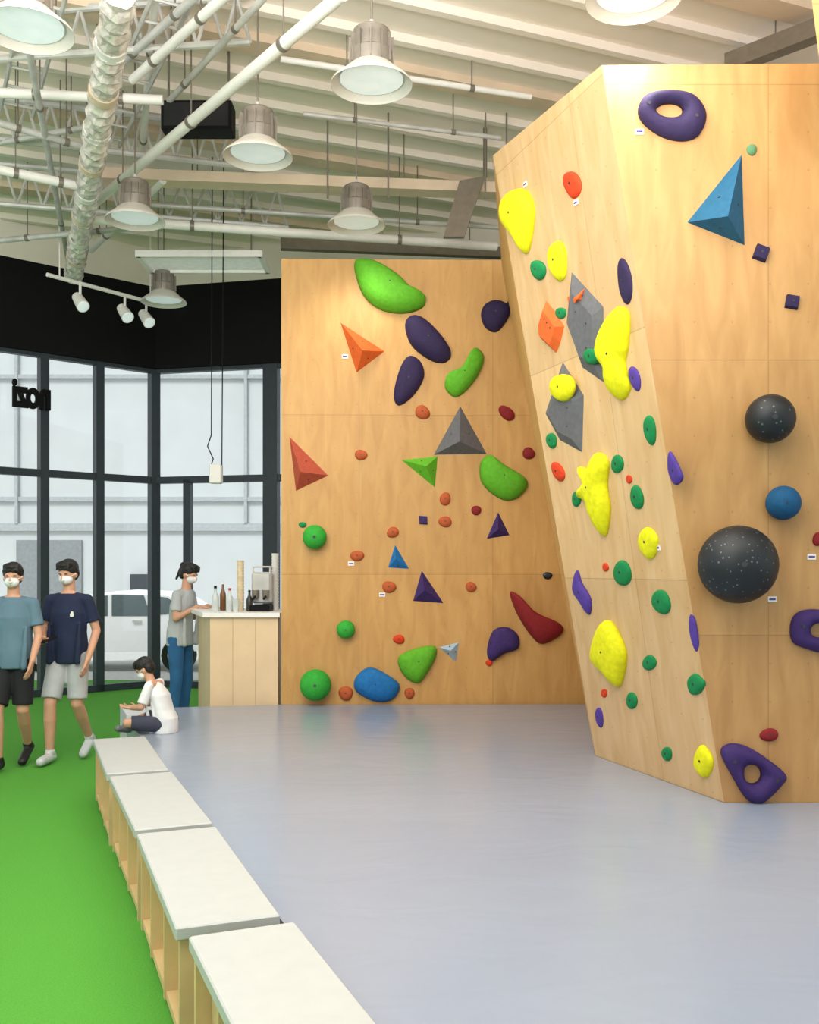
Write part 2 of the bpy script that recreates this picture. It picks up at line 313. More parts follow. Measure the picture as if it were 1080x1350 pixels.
obj('cup_rail',MB().tube([V((p.x-.08,9.4,CT+.42)),V((p.x+.08,9.4,CT+.42)),V((p.x+.08,9.6,CT+.42)),V((p.x-.08,9.6,CT+.42))],.008).cone((p.x-.08,9.4,CT+.36),(p.x-.08,9.4,CT+.42),.008,.008).cone((p.x+.08,9.4,CT+.36),(p.x+.08,9.4,CT+.42),.008,.008),M_STEEL,cm)
p=pd(311,800,9.15); g=obj('drinking_glass',MB().lathe((p.x,9.15,CT),[(.025,0),(.033,.12),(.03,.12),(.024,.01)]),MG,smooth=True,loc=(p.x,9.15,CT)); tag(g,'small clear glass on the counter in front of the bottles','glass')
hb=thing('hanging_socket_box','white box hanging on two thin black cables beside the counter','hanging box',pd(285,625,10.3)); q=pd(285,625,10.3)
obj('box_body',MB().bbox(q,(.13,.1,.2),.012),M_WHITE,hb); obj('cable',MB().cone(q+V((.06,0,.09)),V((q.x+.08,q.y,CEIL)),.006,.006),M_BLACK,hb)
pts=[V((q.x-.04,q.y,CEIL)),V((q.x-.05,q.y,3.0)),V((q.x-.09,q.y,2.88)),V((q.x-.03,q.y,2.75)),V((q.x-.06,q.y,2.66)),V((q.x-.02,q.y,q.z+.09))]; obj('cable',MB().tube(pts,.006),M_BLACK,hb)
# ---------------------------------------------------------------- ceiling services
def pipe(name,label,cat,a,b,r,m,rods=2,box=None,grp='ceiling services'):
    mid=(a+b)/2; t=thing(name,label,cat,mid,grp); mb=MB()
    if box:
        d=(b-a); l=d.length; d.normalize(); R=Matrix((d,V((0,0,1)).cross(d).normalized(),d.cross(V((0,0,1)).cross(d)).normalized())).transposed()
        mb.box(mid,(l,box[0],box[1]),R)
    else: mb.cone(a,b,r,r,n=14)
    obj('pipe_run' if not box else 'beam_run',mb,m,t,True)
    for k in range(rods):
        p=a.lerp(b,(k+.5)/rods); obj('hanger_rod',MB().cone(p,V((p.x,p.y,CEIL)),.006,.006,n=6),M_LGREY,t)
        if not box: obj('pipe_clamp',MB().cone(p-(b-a).normalized()*.02,p+(b-a).normalized()*.02,r*1.18,r*1.18,n=14),M_LGREY,t)
    return t
pipe('steel_pipe','long light grey pipe running diagonally across the upper ceiling','pipe',pz(452,-8,5.1),pz(125,268,5.1),.042,M_WHITE,3)
for i,(x0,y0,x1,y1,z,r,m,l) in enumerate([
 (350,-5,215,142,5.45,.025,M_STEEL,'thin steel conduit just left of the long diagonal pipe'),
 (300,-8,175,105,5.4,.035,M_WHITE,'white pipe second to the left of the long diagonal pipe'),
 (262,-8,150,92,5.5,.03,M_STEEL,'steel conduit beside the foil duct near the top edge'),
 (-10,122,215,132,5.3,.038,M_WHITE,'white sprinkler pipe crossing the left ceiling below the near lamp'),
 (-10,160,118,196,5.2,.03,M_STEEL,'slanting steel pipe at far left between two white pipes'),
 (-10,222,108,246,5.0,.04,M_WHITE,'thick white pipe at left edge level with the pendant lamps'),
 (-10,190,130,165,5.4,.026,M_STEEL,'thin steel pipe crossing other pipes at the left edge'),
 (108,288,655,325,5.0,.045,M_WHITE,'long white pipe crossing above the top of the back climbing wall'),
 (200,270,660,300,5.3,.025,M_STEEL,'thin steel conduit above the long white crossing pipe'),
 (370,78,700,128,5.6,.025,M_WHITE,'white conduit crossing the ceiling behind the largest pendant lamp'),
 (90,345,30,20,5.2,.026,M_STEEL,'steel conduit running beside the foil duct towards the far glazing'),
 (400,150,660,182,5.5,.02,M_STEEL,'slim conduit crossing mid ceiling right of the pendant lamp'),
 (-10,318,180,300,5.1,.03,M_STEEL,'grey pipe at left above the black upper wall'),
 (205,-8,185,230,5.6,.03,M_WHITE,'white pipe running away just right of the foil duct'),
 (120,330,215,238,5.3,.035,M_WHITE,'short white pipe rising behind the small pendant lamp')]):
    pipe('steel_pipe',l,'pipe',pz(x0,y0,z),pz(x1,y1,z),r,m,2)
pipe('steel_beam','broad tan beam crossing the ceiling above the back wall','beam',pz(120,232,5.35),pz(665,252,5.35),0,M_TANB,2,(.2,.1))
pipe('steel_beam','grey steel beam just above the top of the back climbing wall','beam',pz(370,322,5.3),pz(700,335,5.3),0,M_DSTEEL,2,(.1,.12))
pipe('steel_beam','dark steel beam behind the top of the right climbing wall','beam',pz(960,85,5.7),pz(1090,35,5.7),0,M_DSTEEL,1,(.12,.14))
pipe('steel_beam','pale beam along the top of the black upper wall at left','beam',pz(-10,345,5.5),pz(200,378,5.5),0,M_LGREY,2,(.15,.12))
def truss(a,b,h,l,n):
    t=thing('roof_truss',l,'truss',(a+b)/2,'ceiling services'); up=V((0,0,h))
    obj('bottom_chord',MB().cone(a,b,.028,.028,n=8),M_STEEL,t,True); obj('top_chord',MB().cone(a+up,b+up,.03,.03,n=8),M_STEEL,t,True)
    for i in range(n):
        p=a.lerp(b,i/n); q=a.lerp(b,(i+.5)/n)+up; r=a.lerp(b,(i+1)/n); obj('web_brace',MB().tube([p,q,r],.014,6),M_STEEL,t)
truss(pz(-12,182,5.42),pz(345,222,5.42),.36,'silver lattice truss crossing behind the black box speaker',12)
truss(pz(-12,268,5.25),pz(380,300,5.25),.4,'silver lattice truss crossing behind the lamp at left',12)
truss(pz(-12,78,5.5),pz(330,55,5.5),.34,'nearest silver lattice truss crossing behind the top left lamp',10)
for (x0,y0,x1,y1,z,l) in[(232,-10,138,190,5.55,'ladder cable tray running beside the foil duct'),(60,-10,22,150,5.5,'ladder cable tray at far left above the near lamp')]:
    a=pz(x0,y0,z); b=pz(x1,y1,z); t=thing('cable_tray',l,'cable tray',(a+b)/2,'ceiling services'); d=(b-a).normalized(); n_=V((d.y,-d.x,0))*.13
    for s_ in(-1,1): obj('side_rail',MB().cone(a+n_*s_,b+n_*s_,.018,.018,n=6),M_STEEL,t)
    k=int((b-a).length/.3)
    for i in range(k): p=a.lerp(b,(i+.5)/k); obj('rung',MB().cone(p-n_,p+n_,.012,.012,n=6),M_STEEL,t)
    for i in(.25,.75): p=a.lerp(b,i); obj('hanger_rod',MB().cone(p+n_,V((p.x+n_.x,p.y+n_.y,CEIL)),.006,.006,n=6),M_LGREY,t)
# foil duct: crinkled flexible tube in sections
a=pz(158,-12,5.0); b=pz(97,362,5.0); d=(b-a).normalized(); L_=(b-a).length; t=thing('air_duct','crinkled shiny foil air duct running away along the left ceiling','duct',(a+b)/2,'ceiling services')
qd=V((0,0,1)).rotation_difference(d); e1=qd@V((1,0,0)); e2=qd@V((0,1,0)); n=9
for i in range(n):
    R=[]; K=10
    for k in range(K+1):
        p=a+d*L_*(i+.94*k/K)/n; r=(.084 if k%2 else .104)*(1+.06*math.sin(i*2.3+k)); p=p+V((0,0,-.03*math.sin(PI*k/K)))
        R.append([p+(e1*math.cos(2*PI*j/16)+e2*math.sin(2*PI*j/16))*r*(1+.07*math.sin(j*2.1+k*1.7+i)) for j in range(16)])
    obj('duct_segment',MB().rings(R),M_FOIL,t); p=a+d*L_*(i+.97)/n; obj('clamp_ring',MB().cone(p-d*.05,p+d*.05,.106,.106,n=18),M_TANB if i%2 else M_WHITE,t,True)
for i in(1,3,5,7): p=a+d*L_*i/n; obj('hanger_rod',MB().cone(p,V((p.x,p.y,CEIL)),.006,.006,n=6),M_LGREY,t)
q=pd(262,158,8.2); t=thing('speaker','black box speaker hung under the ceiling behind the diagonal pipe','speaker',q); obj('cabinet',MB().bbox(q,(.58,.2,.24),.006),M_BLACK,t); obj('grille',MB().box(q+V((0,-.103,0)),(.53,.01,.19)),mat('grille',(26,26,28),.8),t)
for s_ in(-.25,.25): obj('hanger_rod',MB().cone(q+V((s_,0,.12)),V((q.x+s_,q.y,CEIL)),.01,.01,n=6),M_LGREY,t)
q=pd(270,346,10.6); t=thing('linear_light','white rectangular light fitting hung flat above the small pendant lamp','light fitting',q)
obj('fitting_frame',MB().box(q+V((0,-.28,0)),(1.3,.05,.07)).box(q+V((0,.28,0)),(1.3,.05,.07)).box(q+V((-.64,0,0)),(.05,.6,.07)).box(q+V((.64,0,0)),(.05,.6,.07)),M_WHITE,t); obj('diffuser',MB().box(q+V((0,0,.01)),(1.24,.54,.03)),mat('dif',(205,208,200),.6,emit=.3),t)
for s_ in(-.5,.5): obj('hanger_rod',MB().cone(q+V((s_,0,.02)),V((q.x+s_,q.y,CEIL)),.008,.008,n=6),M_LGREY,t)
a=pd(585,312,9.6); b=pd(606,238,9.6); c=pd(640,232,9.6); e=pd(612,312,9.6)
o=obj('steel_bracket',MB().poly([a,b,c,e],(0,.06,0)).cone(c+V((0,.03,0)),V((c.x,c.y+.03,CEIL)),.02,.02),M_DSTEEL,loc=a); tag(o,'dull steel gusset bracket above the right end of the back wall','bracket')
for px,l in((432,'thin hanging rod left of the far pendant lamp cord'),(512,'thin hanging rod right of the far pendant lamp cord'),(640,'thin hanging rod beside the steel gusset bracket'),(668,'thin hanging rod next to the top corner of the leaning wall')):
    p=pd(px,250,9.3); o=obj('hanger_rod',MB().cone((p.x,9.3,pd(px,262,9.3).z),(p.x,9.3,CEIL),.009,.009,n=6),M_LGREY,loc=(p.x,9.3,5)); tag(o,l,'rod','ceiling services')
# pendants
LZ=4.55
def pend(px,py,label,dd=None):
    p=pz(px,py,LZ); t=thing('pendant_lamp',label,'pendant lamp',p,'white dish pendant lamps'); r=.25
    obj('lamp_shade',MB().lathe(p,[(r-.003,.0),(r,.0),(r,.008),(r*.96,.022),(r*.72,.07),(r*.5,.12),(r*.46,.12),(r*.7,.064),(r*.95,.016),(r-.005,.003)],closed=True),M_SHADE,t,True)
    h=obj('lamp_housing',MB().lathe(p,[(.125,.10),(.128,.12),(.128,.2),(.118,.21),(.118,.27),(.112,.28),(.112,.33),(.09,.345),(.03,.355)]),M_LGREY,t,True)
    for k in range(12): a=k*PI/6; obj('cooling_fin',MB().box(p+V((.122*math.cos(a),.122*math.sin(a),.21)),(.03,.006,.17),Matrix.Rotation(a,3,'Z')),M_LGREY,h)
    obj('lamp_lens',MB().lathe(p,[(.195,.035),(.195,.04),(.15,.05),(.02,.052)]),M_LAMP,t,True)
    obj('cord',MB().cone(p+V((0,0,.34)),V((p.x,p.y,CEIL)),.007,.007,n=6),M_LGREY,t); obj('hook',MB().cone(p+V((0,0,.35)),p+V((0,0,.4)),.02,.012),M_STEEL,t)
    ld=bpy.data.lights.new('lamp_light','SPOT'); ld.energy=40; ld.spot_size=math.radians(140); ld.spot_blend=.7; ld.shadow_soft_size=.15; ld.color=(1,.97,.93)
    lo=bpy.data.objects.new('lamp_light',ld); COL.objects.link(lo); lo.parent=t; lo.location=(0,0,-.17)
for a in[(490,113,'largest whole pendant lamp at top centre, beside the diagonal pipe'),(340,208,'pendant lamp hanging left of the largest one, mid ceiling'),(470,298,'pendant lamp just above the top of the back climbing wall'),(178,292,'pendant lamp beside the foil duct at left'),(216,399,'farthest pendant lamp, in front of the black upper wall'),(36,42,'pendant lamp cut by the top left corner of the photo'),(836,-1,'pendant lamp cut by the top edge above the right wall')]: pend(*a)
a=pz(62,362,4.7); b=pz(212,402,4.7); t=thing('light_track','white ceiling light track in front of the black upper wall','light track',(a+b)/2)
obj('rail',MB().cone(a,b,.022,.022,n=8),M_WHITE,t)
for k in(.1,.9): p=a.lerp(b,k); obj('hanger_rod',MB().cone(p,V((p.x,p.y,CEIL)),.008,.008,n=6),M_WHITE,t)
for k,l in((.27,'leftmost spotlight on the white track'),(.66,'middle spotlight on the white track'),(.86,'rightmost spotlight on the white track')):
    p=a.lerp(b,k); s=thing('spotlight',l,'spotlight',p,'spotlights on the ceiling track')
    obj('arm',MB().cone(p,p-V((0,0,.12)),.014,.014),M_WHITE,s); c=p-V((0,0,.2)); dd=V((.5,-.55,-.65)).normalized()
    obj('spot_body',MB().cone(c-dd*.11,c+dd*.1,.055,.07,n=18),M_WHITE,s,True); obj('spot_lens',MB().cone(c+dd*.1,c+dd*.108,.06,.058,n=18),M_LAMP,s)
# ---------------------------------------------------------------- climbing holds
PL={'K':(BP,BN),'A':(P0,NA),'B':(P0,NB)}
def basis(n):
    e1=V((0,0,1)).cross(n).normalized(); return e1,n.cross(e1)
def catmull(P,n):
    out=[]; m=len(P)
    for i in range(m):
        p0,p1,p2,p3=[V(P[(i+k-1)%m]) for k in range(4)]
        for j in range(n):
            t=j/n; out.append(.5*((2*p1)+(-p0+p2)*t+(2*p0-5*p1+4*p2-p3)*t*t+(-p0+3*p1-3*p2+p3)*t**3))
    return out
def ellp(cx,cy,rx,ry,a,n=28,irr=.05):
    a=math.radians(a); ph=random.random()*6; r=[]
    for i in range(n):
        t=2*PI*i/n; k=1+irr*math.sin(2*t+ph)+irr*.7*math.sin(3*t+ph*2); x=rx*math.cos(t)*k; y=ry*math.sin(t)*k
        r.append((cx+x*math.cos(a)-y*math.sin(a),cy+x*math.sin(a)+y*math.cos(a)))
    return r
GR={'K':'climbing holds on the back wall','A':'climbing holds on the pale leaning wall','B':'climbing holds on the right front wall'}
def hold(wl,kind,col,g,h,label):
    P,N=PL[wl]; e1,e2=basis(N); m=HM[col]; pr=lambda q:pp(q[0],q[1],P,N); nm='climbing_hold'
    if kind=='r': outl=catmull(g[0],6); hole=g[1]
    elif kind=='b':
        c=pr(g); r=(pr((g[0]+g[2],g[1]))-c).length*.93; c2=pp(g[0],g[1],P+N*r*.6,N)
        o=obj(nm,MB().ell(c2,(r,r,r),n=32,m=20),m,smooth='all',loc=c2); tag(o,label,'climbing hold',GR[wl])
        k=c2+(V((0,0,CZ))-c2).normalized().lerp(N,.5).normalized()*r*.985; nn=(k-c2).normalized(); obj('bolt',MB().cone(k-nn*.01,k+nn*.004,.014 if r>.1 else .006,.014 if r>.1 else .006),M_BOLT,o); return
    elif kind=='p': outl=catmull(g,5)
    elif kind in('t','d'): outl=g
    elif kind=='s': outl=ellp(g[0],g[1],g[2],g[3],g[4]+45,4,0)
    else: outl=ellp(*g)
    W=[pr(q) for q in outl]; c=sum(W,V())/len(W); bb=min(max(abs((w-c).dot(e1)) for w in W),max(abs((w-c).dot(e2)) for w in W))
    if wl in 'AZ' and kind in 'pe': h*=.5
    H=h*bb; mb=MB()
    if kind=='t' or kind=='d':
        if kind=='t': ap=[pp(outl[-1][0],outl[-1][1],P+N*h,N)]; W=W[:-1]; c=sum(W,V())/len(W)
        n=len(W); nm='climbing_volume'
        T=[c+(w-c)*.62+N*h for w in W]
        if kind=='t': mb.add([w-N*.005 for w in W]+ap,[(i,(i+1)%n,n) for i in range(n)]+[tuple(range(n))])
        else: mb.add([w-N*.005 for w in W]+T,[(i,(i+1)%n,n+(i+1)%n,n+i) for i in range(n)]+[tuple(range(n)),tuple(range(n,2*n))])
        o=obj(nm,mb,m,loc=c); tag(o,label,'climbing volume',GR[wl])
        for i in range(min(n,3)):
            w0,w1=W[i],W[(i+1)%n]
            if kind=='t': q=(w0+w1+ap[0])/3; nn=(w1-w0).cross(ap[0]-w0).normalized()
            else: q=c+(T[i]-c)*.5; q=q+N*(h-(q-c).dot(N)); nn=N.copy()
            if nn.dot(N)<0: nn=-nn
            obj('bolt',MB().cone(q-nn*.004,q+nn*.002,.006,.006,n=10),M_BOLT,o)
        return
    if kind=='r':
        hp=[pr((hole[0]+hole[2]*math.cos(a),hole[1]+hole[3]*math.sin(a))) for a in [math.atan2(q[1]-hole[1],q[0]-hole[0]) for q in outl]]; n=len(W)
        prof=[(0,-.005/h),(.0,.35),(.18,.8),(.45,1),(.7,.9),(.93,.5),(1,-.005/h)]; vs=[];fs=[]
        for k,(t,z) in enumerate(prof):
            for a,b in zip(W,hp): vs.append(a.lerp(b,t)+N*(z*h))
        for k in range(len(prof)-1):
            for i in range(n): j=(i+1)%n; fs.append((k*n+i,k*n+j,(k+1)*n+j,(k+1)*n+i))
        k=len(prof)-1; fs+= [(k*n+i,k*n+(i+1)%n,(i+1)%n,i) for i in range(n)]
        mb.add(vs,fs); o=obj(nm,mb,m,smooth='all',loc=c); tag(o,label,'climbing hold',GR[wl])
        for i in (0,n//2): q=W[i].lerp(hp[i],.45)+N*h; obj('bolt',MB().cone(q-N*.01,q+N*.003,.009,.009),M_BOLT,o)
        return
    sh=e2*bb*.12
    prof=[(1,-.004/max(H,.01)),(.985,.3),(.9,.6),(.72,.84),(.5,.95),(.3,.99),(.12,1.0)] if kind!='s' else [(1,-.01),(.98,.6),(.88,.95),(.3,1)]
    mb.rings([[c+(w-c)*t+N*(H*z)+sh*z for w in W] for t,z in prof]); o=obj(nm,mb,m,smooth='all' if kind!='s' else True,loc=c); tag(o,label,'climbing hold',GR[wl])
    if bb>.035: q=c+N*H+sh; obj('bolt',MB().cone(q-N*.01,q+N*.003,min(.007,bb*.14),min(.007,bb*.14),n=12),M_BOLT,o)
HL=[
('K','p','lime',[(467,350),(480,344),(500,350),(525,366),(545,385),(561,393),(556,407),(530,414),(500,408),(478,388)],.6,'large lime green crescent hold at the top of the back wall'),
('K','t','orange',[(448,424),(508,463),(470,492),(478,462)],.14,'orange triangular pyramid volume left of the purple ovals'),
('K','p','dkpurple',[(534,428),(545,417),(562,424),(585,448),(595,468),(585,479),(565,474),(542,455)],.5,'dark purple oval hold just under the large lime crescent'),
('K','p','dkpurple',[(540,470),(555,478),(559,498),(545,522),(526,535),(519,520),(528,485)],.5,'dark purple oval hold leaning left of the lime bean hold'),
('K','p','dkpurple',[(640,402),(655,397),(672,405),(670,420),(655,438),(640,432),(634,415)],.6,'dark purple round hold near the top right of the back wall'),
('K','e','black',(674,403,6,8,10),.8,'tiny black hold touching the top right purple hold'),
('K','p','lime',[(625,460),(638,472),(631,494),(615,515),(600,524),(587,512),(590,495),(608,486)],.6,'lime green bean shaped hold above the grey pyramid'),
('K','e','rust',(557,544,10,9,20),.7,'small orange hold left of the grey pyramid peak'),
('K','e','red',(668,545,12,8,45),.6,'small dark red oval hold right of the lime bean'),
('K','t','grey',[(607,534),(643,599),(571,600),(606,582)],.16,'grey pyramid volume in the middle of the back wall'),
('K','e','rust',(476,600,8,7,0),.7,'small brown hold alone left of the lime triangle'),
('K','t','lime',[(528,606),(578,601),(574,644),(562,615)],.1,'lime green triangular hold below left of the grey pyramid'),
('K','p','lime',[(633,612),(645,601),(665,615),(690,630),(695,642),(680,658),(660,658),(636,638)],.6,'lime green rounded hold below right of the grey pyramid'),
('K','e','red',(697,598,8,8,0),.7,'small dark red round hold right of the grey pyramid'),
('K','t','redorange',[(381,574),(434,627),(390,648),(396,622)],.14,'terracotta red triangular volume at the left edge of the back wall'),
('K','e','rust',(587,658,7,9,0),.7,'small orange hold, upper of two below the lime triangle'),
('K','e','rust',(587,688,9,7,0),.7,'small orange hold, lower of two below the lime triangle'),
('K','s','purple',(558,686,8,7,0),.8,'tiny purple hold left of the stacked orange pair'),
('K','e','red',(628,673,7,6,0),.7,'tiny red hold left of the small purple triangle'),
('K','b','leaf',(415,708,17),0,'green ball hold at left below the red volume'),
('K','e','green',(399,692,5,4,0),.7,'tiny green hold touching the upper left green ball'),
('K','e','rust',(518,702,8,7,0),.7,'small orange hold just above the blue triangle'),
('K','t','blue',[(521,717),(541,751),(511,749),(522,737)],.06,'small blue triangular hold left of the purple triangles'),
('K','t','purple',[(657,674),(673,706),(641,711),(657,698)],.08,'small purple triangle hold above the dark red crescent'),
('K','e','rust',(471,733,9,7,0),.7,'small orange hold left of the blue triangle, with a tag'),
('K','t','purple',[(556,751),(586,796),(544,793),(560,778)],.1,'larger purple triangle hold in the lower middle of the back wall'),
('K','e','rust',(513,774,9,8,0),.7,'small orange hold below the blue triangle, with a tag'),
('K','e','rust',(621,774,7,7,0),.7,'small brown hold between the purple triangle and red crescent'),
('K','e','black',(722,759,6,5,0),.7,'tiny black hold near the right end of the back wall'),
('K','p','red',[(672,782),(682,785),(705,808),(740,825),(738,838),(715,849),(700,838),(682,810)],.5,'dark red crescent hold at the lower right of the back wall'),
('K','b','leaf',(456,830,13),0,'smallest green ball hold, low on the back wall'),
('K','e','vermilion',(526,843,8,6,0),.7,'small orange hold above the low lime oval'),
('K','p','purple',[(650,832),(668,827),(683,838),(683,855),(665,862),(648,872),(642,858)],.6,'rounded purple hold left of the dark red crescent'),
('K','e','vermilion',(645,874,5,4,0),.7,'tiny orange hold under the rounded purple hold'),
('K','p','lime',[(525,868),(545,856),(572,852),(575,865),(563,888),(550,901),(532,890)],.6,'low lime green oval hold above the blue blob'),
('K','t','pale',[(578,853),(606,846),(602,874),(594,858)],.07,'small pale blue grey pyramid hold beside the low lime oval'),
('K','b','leaf',(416,903,22),0,'largest green ball hold at the bottom left of the back wall'),
('K','e','rust',(456,914,10,9,0),.7,'small brown hold at wall foot between green ball and blue blob'),
('K','e','rust',(540,914,7,7,0),.7,'small orange brown hold at wall foot right of the blue blob'),
('K','p','blue',[(468,895),(485,880),(505,886),(527,903),(518,922),(495,925),(470,912)],.7,'blue rounded hold at the foot of the back wall'),
('A','p','yellow',[(686,250),(699,255),(706,282),(697,334),(682,315),(666,292),(668,265)],.7,'large yellow hold at top left of the pale leaning wall'),
('A','p','yellow',[(738,318),(747,330),(747,362),(738,371),(727,355),(726,330)],.7,'smaller yellow hold below the top left yellow one'),
('A','p','vermilion',[(746,230),(758,227),(767,240),(765,256),(755,262),(745,245)],.6,'orange red hold at the top of the pale leaning wall'),
('A','e','green',(711,356,9,14,-10),.8,'small green hold left of the upper smaller yellow hold'),
('A','d','grey',[(753,355),(797,403),(798,508),(768,487),(746,425)],.035,'upper grey faceted volume on the pale leaning wall'),
('A','d','grey',[(742,474),(771,520),(769,599),(738,582),(718,545)],.035,'lower grey faceted volume on the pale leaning wall'),
('A','d','orange',[(720,395),(731,408),(745,430),(740,452),(734,467),(712,446),(711,425)],.04,'orange wedge hold left of the upper grey volume'),
('A','t','orange',[(746,392),(772,378),(771,397),(750,412),(761,394)],.06,'small orange wedge overlapping the top of the upper grey volume'),
('A','e','green',(740,413,7,8,0),.7,'small green hold between the orange hold and upper grey volume'),
('A','e','dkpurple',(825,371,9,30,-8),.6,'long dark purple hold above the tallest yellow hold'),
('A','p','yellow',[(818,405),(831,415),(830,455),(826,480),(833,510),(822,528),(806,515),(803,490),(790,468),(797,435)],.7,'tallest wavy yellow hold right of the upper grey volume'),
('A','e','violet',(838,499,7,16,-15),.7,'small purple hold at right edge of the tallest yellow hold'),
('A','e','green',(858,567,8,19,-5),.7,'green hold alone near the corner, middle of the leaning wall'),
('A','e','green',(728,581,7,10,-5),.7,'small green hold at the left edge by the lower grey volume'),
('A','e','vermilion',(737,622,7,14,-20),.7,'small orange hold under the lower grey volume'),
('A','e','green',(815,612,8,12,0),.7,'small green hold touching top right of the middle yellow hold'),
('A','p','yellow',[(792,597),(804,610),(802,640),(806,672),(800,707),(787,690),(779,664),(766,655),(778,636),(768,616),(782,618)],.7,'middle yellow hold with a ragged outline below the grey volumes'),
('A','e','green',(761,658,6,10,0),.7,'small green hold at left of the middle yellow hold'),
('A','e','green',(841,656,8,16,-12),.7,'small green hold at right of the middle yellow hold'),
('A','e','vermilion',(830,632,4,6,0),.7,'tiny orange hold above the green one right of middle yellow'),
('A','p','violet',[(884,595),(898,620),(900,632),(890,639),(882,620)],.6,'purple hold at the wall corner left of the blue ball'),
('A','p','yellow',[(856,695),(868,708),(867,728),(857,738),(845,722),(846,705)],.7,'small yellow hold halfway down near the corner'),
('A','e','green',(822,756,11,17,-10),.7,'green hold left of the small yellow hold'),
('A','e','vermilion',(799,748,4,6,0),.7,'tiny orange hold left of the mid green hold'),
('A','p','violet',[(762,752),(768,768),(780,790),(778,811),(768,797),(757,778)],.6,'purple curved hold at the lower left edge of the leaning wall'),
('A','e','green',(873,794,12,16,-10),.7,'green hold left of the big black ball'),
('A','e','violet',(915,834,5,24,-8),.6,'thin purple sliver hold at the corner under the big ball'),
('A','p','yellow',[(802,818),(814,828),(827,860),(824,890),(816,906),(800,890),(784,870),(790,838)],.7,'large yellow hold near the bottom of the leaning wall'),
('A','e','green',(857,874,9,10,0),.7,'small green hold right of the large low yellow hold'),
('A','p','green',[(908,898),(918,888),(930,900),(924,914),(912,915)],.7,'green hold near the lower corner'),
('A','e','vermilion',(797,914,4,6,0),.7,'tiny orange hold below the large low yellow hold'),
('A','e','violet',(791,946,5,13,-5),.6,'small purple hold at the lowest left edge'),
('A','e','green',(834,924,7,11,-5),.7,'small green hold under the large low yellow hold'),
('A','e','green',(880,994,7,9,0),.7,'lowest small green hold near the wall foot'),
('A','p','yellow',[(928,982),(940,998),(940,1014),(930,1026),(918,1012),(919,995)],.7,'lowest yellow hold near the corner at the wall foot'),
('B','r','dkpurple',[[(842,140),(855,125),(885,121),(915,128),(930,152),(922,178),(900,187),(870,180),(845,160)],(882,147,17,9)],.06,'dark purple ring hold at the top of the right front wall'),
('B','t','navyblue',[(979,201),(983,324),(905,293),(960,285)],.16,'blue pyramid volume near the top of the right front wall'),
('B','e','dullgreen',(991,198,7,7,0),.6,'small dull green hold at the tip of the blue pyramid'),
('B','s','dkpurple',(1003,335,13,13,20),.6,'dark square hold, upper one below the blue pyramid'),
('B','s','dkpurple',(1044,399,12,12,10),.6,'dark square hold, lower one above the smaller black ball'),
('B','b','black',(1016,552,34),0,'smaller speckled black ball hold on the right wall'),
('B','b','dkblue',(1033,663,24),0,'blue ball hold between the two black balls'),
('B','b','black',(973,744,54),0,'biggest speckled black ball hold on the right wall'),
('B','r','purple',[[(1042,822),(1052,807),(1075,803),(1100,810),(1108,835),(1092,860),(1062,855),(1044,845)],(1080,831,12,9)],.06,'purple ring hold cut by the right edge of the photo'),
('B','e','red',(1079,711,8,9,0),.6,'small red hold at the right edge of the photo'),
('B','e','red',(1014,969,12,9,0),.6,'small dark red hold above the bottom purple ring'),
('B','r','purple',[[(950,992),(962,980),(985,984),(1015,1003),(1035,1022),(1028,1036),(1005,1057),(985,1054),(966,1025)],(991,1020,11,12)],.06,'purple triangular ring hold at the foot of the right wall'),
]
for h in HL: hold(*h)
def onvol(col,g,off,l):
    P,N=PL['A']; P2=P+N*off; PL['Z']=(P2,N); GR['Z']=GR['A']; hold('Z','e',col,g,.9,l)
onvol('green',(781,470,10,11,0),.035,'small green hold bolted on the upper grey volume'); onvol('yellow',(743,511,15,19,0),.035,'round yellow hold bolted on the lower grey volume')
for wl,px,py,l in(('K',463,743,'small white route tag beside the left orange hold'),('K',504,784,'small white route tag below the blue triangle'),('K',455,470,'small white route tag at the orange pyramid'),('B',843,174,'small white route tag below the top purple ring'),('B',1070,734,'small white route tag at the right edge by the red hold'),('B',1018,790,'small white route tag beside the biggest black ball'),('A',693,243,'small pale route tag above the top left yellow hold'),('A',760,267,'small pale route tag below the orange red hold'),('A',868,722,'small pale route tag beside the small mid yellow hold')):
    P,N=PL[wl]; c=pp(px,py,P,N); e1,e2=basis(N); R=Matrix((e1,e2,N)).transposed(); sz=.038 if wl=='K' else .03
    t=obj('route_tag',MB().box(c+N*.003,(sz*1.5,sz,.006),R),M_WHITE,loc=c); tag(t,l,'tag','route tags'); obj('tag_stripe',MB().box(c+N*.007,(sz*1.1,sz*.3,.002),R),HM['violet'],t)
